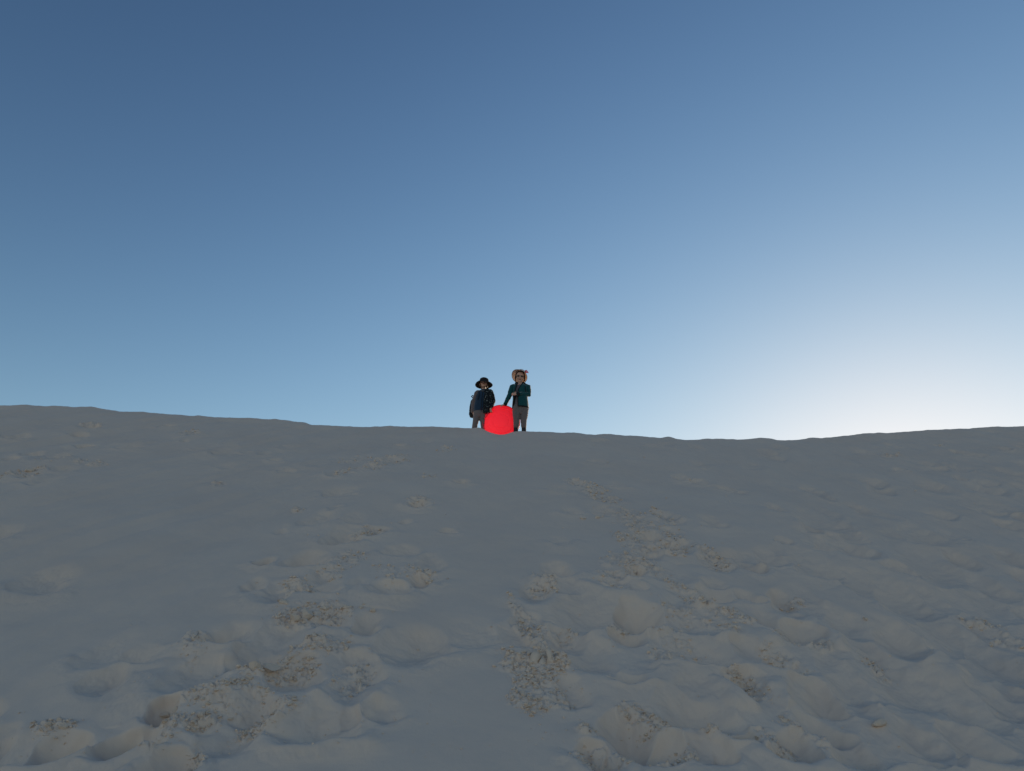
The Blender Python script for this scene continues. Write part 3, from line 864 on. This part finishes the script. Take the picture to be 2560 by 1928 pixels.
# face details
for s in (-1, 1):
    b = Solid().ball(HP(s * .029, -.068, .004), (.0125, .006, .008), hrot, 14).build("eye", plain("eye_white", (.7, .66, .62), .3), girl, .0025, 1)
lp = Solid(); lp.tube([HP(-.020, -.079, -.051), HP(-.008, -.085, -.053), HP(.008, -.085, -.053), HP(.020, -.079, -.051)], [.003, .0052, .0052, .003]); lp.build("mouth", M_LIP, girl, .002, 1)
gl = empty("sunglasses", (0, 0, 0)); gl.parent = girl
for s in (-1, 1):
    Solid().ball(HP(s * .033, -.083, .003), (.0245, .005, .0175), hrot @ Matrix.Rotation(s * R(-14), 4, 'Z'), 18).build("lens", M_LENS, gl, .0025, 1)
    strip("temple", [HP(s * .055, -.078, .006), HP(s * .076, -.03, .004), HP(s * .079, .012, .0)], .0028, M_BLACK, gl)
strip("bridge", [HP(-.012, -.088, .006), HP(0, -.090, .009), HP(.012, -.088, .006)], .0018, M_BLACK, gl)
# hair: cap with side locks framing the face
S = Solid()
S.ball(HP(0, .030, .042), (.086, .086, .082), hrot)
for s in (-1, 1):
    S.tube([HP(s * .050, -.046, .078), HP(s * .074, -.022, .035), HP(s * .079, -.004, -.03), HP(s * .066, .01, -.095)], [.013, .014, .013, .008])
S.tube([HP(-.04, -.052, .082), HP(0, -.062, .088), HP(.04, -.052, .082)], [.016, .016, .016])
S.tube([HP(0, .06, .03), HP(0, .075, -.05), HP(0, .07, -.11)], [.06, .05, .03])
S.build("hair", M_HAIR, girl, .005, 2, .002, 60)
# hat, pushed back and tipped to the right
hm = Matrix.Translation(Vector(HP(.004, .036, .052))) @ Matrix.Rotation(R(-33), 4, 'X') @ Matrix.Rotation(R(20), 4, 'Y')
hat = revolve("sun_hat", [(.158, -.066), (.150, -.052), (.137, -.034), (.120, -.016), (.106, -.004), (.098, .0), (.095, .018), (.091, .045), (.082, .068), (.062, .083), (.035, .089), (.004, .090)], M_SUNHAT, girl, 56, .003, .010, hm, 1.2)
revolve("brim_edge", [(.1555, -.064), (.1600, -.0665), (.1605, -.0695), (.1560, -.0690), (.1555, -.064)], plain("hat_binding", (.30, .22, .19), .8), hat, 56, 0, .010, hm, 1.2)
bow = Solid()
def HM(x, y, z): return (hm @ Vector((x, y, z)))[:]
bow.ball(HM(.088, -.045, .040), (.012, .012, .012)); bow.tube([HM(.088, -.045, .042), HM(.075, -.055, .075), HM(.096, -.06, .085)], [.008, .016, .012]); bow.tube([HM(.088, -.045, .042), HM(.120, -.05, .062), HM(.135, -.045, .045)], [.008, .016, .012])
bow.tube([HM(.088, -.045, .04), HM(.11, -.05, .02)], [.007, .009])
bow.build("ribbon_bow", M_BOW, hat, .004, 1)
# clothes
S = Solid()
S.stack([(0, 0, G(1300, 1030).z, .10, .082), (0, 0, G(1300, 1012).z, .118, .088), (0, 0, G(1300, 995).z, .112, .082), (0, 0, G(1300, 978).z, .128, .085), (0, 0, G(1300, 968).z, .125, .072), (0, .005, G(1300, 963.5).z, .080, .055), (0, .005, G(1300, 961.5).z, .052, .048)])
S.build("shirt", M_SHIRT, girl, .006, 2, .003, 22)
S = Solid()
S.stack([(0, 0, G(1300, 1037).z, .095, .075), (0, 0, G(1300, 1027).z, .128, .092), (0, 0, G(1300, 1014).z, .126, .092)])
for a, b, c in ((hip_l, kn_l, an_l), (hip_r, kn_r, an_r)):
    m1 = a.lerp(b, .5); m2 = b.lerp(c, .5)
    S.tube([a + Vector((0, 0, .02)), m1, b, m2, c + Vector((0, 0, .075))], [.082, .074, .058, .052, .047])
S.build("trousers", M_PANTS, girl, .006, 3, .0045, 16)
for a, s in ((an_l, -1), (an_r, 1)):
    S = Solid(); top = a + Vector((0, 0, .105))
    S.tube([top, a + Vector((0, 0, .03)), a + Vector((0, .005, -.05))], [.046, .043, .045])
    S.tube([a + Vector((0, .03, -.085)), a + Vector((0, -.04, -.085)), a + Vector((s * .008, -.105, -.092))], [.040, .042, .036], flat=1, flat_dir=(0, 0, 1))
    bt = S.build("boot", M_RUBBER, girl, .005, 2, .002, 20)
z = lambda py: G(1300, py).z
xg = lambda px, py: G(px, py).x
jk, JV, JR, JS = panel("jacket", [
    (.0, .005, z(961.5), .070, .062, xg(1293.2, 961.5), xg(1306.0, 961.5)),
    (.0, .005, z(964.5), .122, .080, xg(1291.8, 964.5), xg(1304.0, 964.5)),
    (.0, .0, z(969), .146, .096, xg(1290.0, 969), xg(1301.5, 969)),
    (.0, .0, z(980), .142, .108, xg(1287.5, 980), xg(1295.5, 980)),
    (.0, .0, z(996), .138, .112, xg(1286.5, 996), xg(1294.3, 996)),
    (.002, .0, z(1010), .146, .118, xg(1283.5, 1010), xg(1294.5, 1010)),
    (.004, .0, z(1020.5), .153, .122, xg(1280.8, 1019), xg(1295.0, 1019))], M_TEAL, girl, .013, 44, .004)
JVn = np.array(JV).reshape(len(JR), JS, 3)
for nm, col in (("zip_trim", 0), ("zip_trim", JS - 1)):
    strip(nm, [Vector(p) + Vector((0, -.006, 0)) for p in JVn[::2, col]], .0085, M_BLACK, jk)
strip("hem", [Vector(p) for p in JVn[-1, ::2]], .0085, M_BLACK, jk)
S = Solid(); S.tube([sh_l + Vector((.02, 0, .0)), sh_l, sh_l.lerp(el_l, .5), el_l, el_l.lerp(wr_l, .6), wr_l], [.050, .054, .053, .047, .041, .037]); S.build("sleeve", M_TEAL, jk, .006, 2, .005, 18, 2)
S = Solid(); S.tube([sh_r + Vector((-.02, 0, .0)), sh_r, sh_r.lerp(el_r, .5), el_r, el_r.lerp(wr_r, .5), wr_r], [.050, .054, .054, .049, .043, .038]); S.build("sleeve", M_TEAL, jk, .006, 2, .005, 18, 9)
strip("cuff", [wr_l + Vector((.004, 0, .006)), wr_l + Vector((.000, 0, -.002))], .0395, M_BLACK, jk)
strip("cuff", [wr_r + Vector((.008, .002, 0)), wr_r + Vector((.002, .000, 0))], .0405, M_BLACK, jk)
S = Solid(); S.tube([G(1290.5, 962.5, -.03), G(1289.5, 959.5, .03), G(1300, 957.5, .085), G(1311, 959.5, .04), G(1312.5, 961.5, -.02), G(1307, 965.5, -.072)], [.020, .027, .036, .030, .026, .016]); S.build("hood", plain("hood_teal", (.003, .022, .026), .85, .2, 50, .002), jk, .006, 2, .003, 20)
for xo in ((1312, 1314),):
    strip("backpack_strap", [G(xo[0], 961.5, .03), G(xo[0], 963.5, -.070), G(xo[1], 972, -.100), G(xo[1], 979, -.104)], .0075, M_BLACK, girl)
strip("cord", [G(1316, 960.5, .05), G(1322.5, 966, .03), G(1325.5, 976, .02), G(1325, 985, .03)], .006, M_BLACK, girl)

# ------------------------------------------------------------------ the smaller child, left of the sled
BY = 12.44
B = Frame(BY, 1203, 1090)
boy = empty("person", B.base())
tag(boy, "smaller child in dark wide-brimmed hat, blue vest and dark printed coat, gripping the red sled", "person", "children on the crest")
hc = B(1209.6, 959.2, -.01)
hrot = Matrix.Rotation(R(-8), 4, 'X') @ Matrix.Rotation(R(3), 4, 'Y')
S = Solid()
HP = head(S, hc, .98, hrot)
sh_l, sh_r = B(1193.5, 980.5), B(1225.5, 979.5)
S.tube([B(1208.5, 982, .01), B(1209, 975, .005), hc + Vector((0, .012, -.05))], [.044, .038, .040])
S.stack([(B(1199, 1034).x, 0, B(1200, 1034).z, .085, .07), (B(1200, 1020).x, 0, B(1200, 1020).z, .10, .075), (B(1205, 1000).x, 0, B(1200, 1000).z, .10, .072), (B(1208, 985).x, 0, B(1200, 985).z, .105, .068), (B(1209, 978).x, 0, B(1200, 978).z, .07, .05)])
el_l, wr_l = B(1185, 1005, .03), B(1182.5, 1027.5, .035)
S.tube([sh_l, el_l, wr_l], [.038, .031, .021])
hand(S, wr_l, B(1183.2, 1033, .045), (1, .25, 0), (.08, .1, -1), .9, .5, 1)
el_r, wr_r = B(1232, 1003.5, .02), B(1226.8, 1017.5, -.095)
S.tube([sh_r, el_r, wr_r], [.038, .032, .021])
hand(S, wr_r, B(1226.4, 1024.3, -.100), (.75, .65, 0), (.12, .12, -1), .95, .55, -1)
hip_l, hip_r = B(1193, 1037), B(1206.5, 1039)
kn_l, kn_r = B(1188.5, 1057, -.01), B(1208, 1059, -.01)
an_l, an_r = B(1184.8, 1078, .01), B(1209.5, 1079, .01)
for a, b, c in ((hip_l, kn_l, an_l), (hip_r, kn_r, an_r)):
    S.tube([a, b, c, c + Vector((0, 0, -.05))], [.062, .045, .032, .03])
    S.tube([c + Vector((0, .02, -.06)), c + Vector((0, -.09, -.07))], [.026, .024])
S.build("body", M_SKIN, boy, .0042, 2)
for s in (-1, 1):
    Solid().ball(HP(s * .029, -.070, .004), (.0125, .007, .008), hrot, 14).build("eye", plain("eye_white", (.7, .66, .62), .3), boy, .0025, 1)
lp = Solid(); lp.tube([HP(-.020, -.079, -.052), HP(-.008, -.085, -.054), HP(.008, -.085, -.054), HP(.020, -.079, -.052)], [.003, .0052, .0052, .003]); lp.build("mouth", M_LIP, boy, .002, 1)
S = Solid(); S.ball(HP(0, .028, .045), (.083, .083, .075), hrot)
for s in (-1, 1): S.tube([HP(s * .062, -.02, .05), HP(s * .073, .015, .0), HP(s * .062, .035, -.06)], [.014, .016, .012])
S.tube([HP(0, .06, .03), HP(0, .066, -.05)], [.055, .045])
S.build("hair", M_HAIR, boy, .005, 2, .002, 60)
hm = Matrix.Translation(Vector(HP(.002, .006, .024))) @ Matrix.Rotation(R(-3), 4, 'X') @ Matrix.Rotation(R(1), 4, 'Y')
hat = revolve("wide_brimmed_hat", [(.168, -.054), (.160, -.040), (.142, -.021), (.117, -.007), (.094, .0), (.090, .012), (.087, .045), (.080, .070), (.062, .086), (.035, .092), (.004, .093)], M_BROWNHAT, boy, 56, .005, .008, hm, .4)
revolve("hat_band", [(.0935, .004), (.0925, .026), (.0905, .026), (.0915, .004)], M_BLACK, hat, 48, 0, 0, hm)
strip("chin_cord", [HP(-.070, .0, .03), HP(-.060, -.02, -.05), HP(-.012, -.050, -.118), HP(.0, -.052, -.128), HP(.012, -.050, -.118), HP(.060, -.02, -.05), HP(.070, .0, .03)], .0035, M_BLACK, hat)
# clothes
S = Solid()
S.stack([(B(1197.5, 1043).x, 0, B(1200, 1045).z, .085, .07), (B(1198.5, 1035).x, 0, B(1200, 1035).z, .112, .086), (B(1199.5, 1024).x, 0, B(1200, 1022).z, .112, .086)])
for a, b, c in ((hip_l, kn_l, an_l), (hip_r, kn_r, an_r)):
    S.tube([a + Vector((0, 0, .01)), a.lerp(b, .5), b, b.lerp(c, .5), c + Vector((0, 0, -.015))], [.071, .064, .054, .050, .049])
S.build("trousers", M_PANTS, boy, .006, 3, .0045, 16, 21)
for a, s in ((an_l, -1), (an_r, 1)):
    S = Solid(); S.tube([a + Vector((0, .005, .0)), a + Vector((0, .005, -.055))], [.036, .038])
    S.tube([a + Vector((0, .025, -.068)), a + Vector((0, -.04, -.070)), a + Vector((s * .008, -.095, -.074))], [.034, .036, .031], flat_dir=(0, 0, 1))
    S.build("shoe", M_RUBBER, boy, .005, 2)
zb = lambda py: B(1203, py).z
xb = lambda px, py: B(px, py).x
S = Solid()
S.stack([(xb(1199, 1029), 0, zb(1029.5), .112, .094), (xb(1200, 1018), 0, zb(1018), .118, .096), (xb(1203, 1000), 0, zb(1000), .112, .090), (xb(1206, 988), 0, zb(988), .118, .086), (xb(1208, 981), 0, zb(981), .112, .072), (xb(1208.6, 977), .005, zb(977), .072, .056), (xb(1209, 974.5), .005, zb(974.5), .050, .048)])
vest = S.build("vest", M_BLUE, boy, .006, 2, .006, 17, 31)
strip("zip", [B(1207.2, 975.5, -.058), B(1207.0, 981, -.085), B(1205, 995, -.096), B(1203.4, 1012, -.103), B(1202.6, 1028, -.098)], .0045, M_BLACK, vest)
S = Solid(); S.tube([sh_l + Vector((.015, 0, -.005)), sh_l + Vector((-.004, 0, -.012)), sh_l.lerp(el_l, .5), el_l, el_l.lerp(wr_l, .5), wr_l], [.044, .049, .050, .047, .044, .043]); S.build("sleeve", M_SLEEVE, boy, .006, 2, .006, 17, 41)
# printed coat slung over one shoulder, its sleeve on the arm that holds the sled
S = Solid()
S.stack([(xb(1217, 1034), -.01, zb(1036.5), .070, .100), (xb(1218, 1025), -.01, zb(1025), .090, .112), (xb(1218.5, 1008), -.005, zb(1008), .088, .112), (xb(1219, 992), 0, zb(992), .090, .106), (xb(1219, 982), 0, zb(982), .084, .092), (xb(1218, 975.5), .01, zb(976), .062, .068), (xb(1217.5, 972), .02, zb(972.5), .035, .045)], power=2.4)
coat = S.build("coat", M_PRINT, boy, .006, 2, .007, 15, 51)
S = Solid(); S.tube([sh_r + Vector((0, 0, .0)), sh_r.lerp(el_r, .4) + Vector((.006, 0, 0)), el_r, el_r.lerp(wr_r, .5), wr_r], [.050, .056, .054, .049, .042]); S.build("sleeve", M_PRINT, coat, .006, 2, .006, 17, 61)
S = Solid(); S.tube([B(1230, 978, .02), B(1233.5, 990, .05), B(1235.5, 1003, .05)], [.020, .024, .018]); S.build("shoulder_flap", M_BLUE, coat, .005, 2, .003, 20, 66)
S = Solid(); S.tube([B(1203.5, 976, -.055), B(1206.5, 978, -.078), B(1210, 977, -.08)], [.010, .013, .010]); S.build("collar", plain("collar_grey", (.10, .10, .105), .8), vest, .004, 2)
# backpack behind the free arm
S = Solid()
S.stack([(xb(1187, 1036), .13, zb(1036.5), .100, .055), (xb(1186.5, 1030), .135, zb(1029), .116, .075), (xb(1188, 1012), .135, zb(1010), .114, .080), (xb(1189.5, 998), .13, zb(998), .104, .074), (xb(1191, 992), .125, zb(992), .088, .055)], power=3.0)
bp_ = S.build("backpack", M_PRINT, boy, .006, 2, .004, 15, 71)
strip("carry_handle", [B(1181, 994, .125), B(1178.6, 991.2, .125), B(1181, 989.2, .125), B(1187, 990.5, .125)], .010, M_BLACK, bp_)
strip("shoulder_strap", [B(1200, 976.0, .04), B(1199.5, 977, -.045), B(1197.5, 986, -.088), B(1194.5, 998, -.095)], .010, plain("strap_navy", (.015, .025, .045), .8), bp_)
strip("hip_belt", [B(1181, 1036, .05), B(1186, 1037.2, .04)], .012, M_BLACK, bp_)
strip("hanging_strap", [B(1200.5, 1036, .09), B(1201, 1045, .095), B(1200.5, 1047, .095)], .012, M_BLACK, bp_)

# ------------------------------------------------------------------ the round red sled
SY_ = 12.385
SF = Frame(SY_, 1253, 1055)
sled_r = 47.2 * (SY_ * CP + (SF.oz - EYE) * SP) / FPX
sled = empty("snow_saucer", (SF.ox, SY_, SF.oz - sled_r))
tag(sled, "round red plastic saucer sled stood on edge between the two children", "sled")
rot = Matrix.Translation((0, 0, sled_r)) @ Matrix.Rotation(R(90 - 3), 4, 'X')   # local +z -> towards the camera
prof = []
for t in np.linspace(0.001, 1, 60):
    prof.append((sled_r * .93 * t, 0.060 * (1 - t * t) - .004 * math.exp(-((t - .45) / .035) ** 2) - .005 * math.exp(-((t - .78) / .035) ** 2)))
prof += [(sled_r * .950, -.002), (sled_r * .965, .004), (sled_r * .985, .008), (sled_r * .996, .003), (sled_r * 1.0, -.006)]
dish = revolve("dish", prof, M_RED, sled, 96, .004, 0, rot)
revolve("rolled_rim", [(sled_r * .985 + .008 * math.cos(a), -.006 + .008 * math.sin(a)) for a in np.linspace(0, 2 * math.pi, 11)], M_RED, sled, 96, 0, 0, rot)
for sgn in (-1, 1):
    pts = []
    for a in np.linspace(-17, 17, 9):
        w = R((90 + 62 * -sgn * -1) + a) if sgn > 0 else R(90 + 62 + a)
        rr_ = sled_r * (.90 - .09 * (1 - (a / 17.0) ** 2))
        pts.append((rot @ Vector((rr_ * math.cos(w) * (1 if sgn < 0 else 1), rr_ * math.sin(w), .030 + .018 * (1 - (a / 17.0) ** 2)))))
    if sgn < 0:
        strip("grip_handle", pts, .010, M_RED, sled)
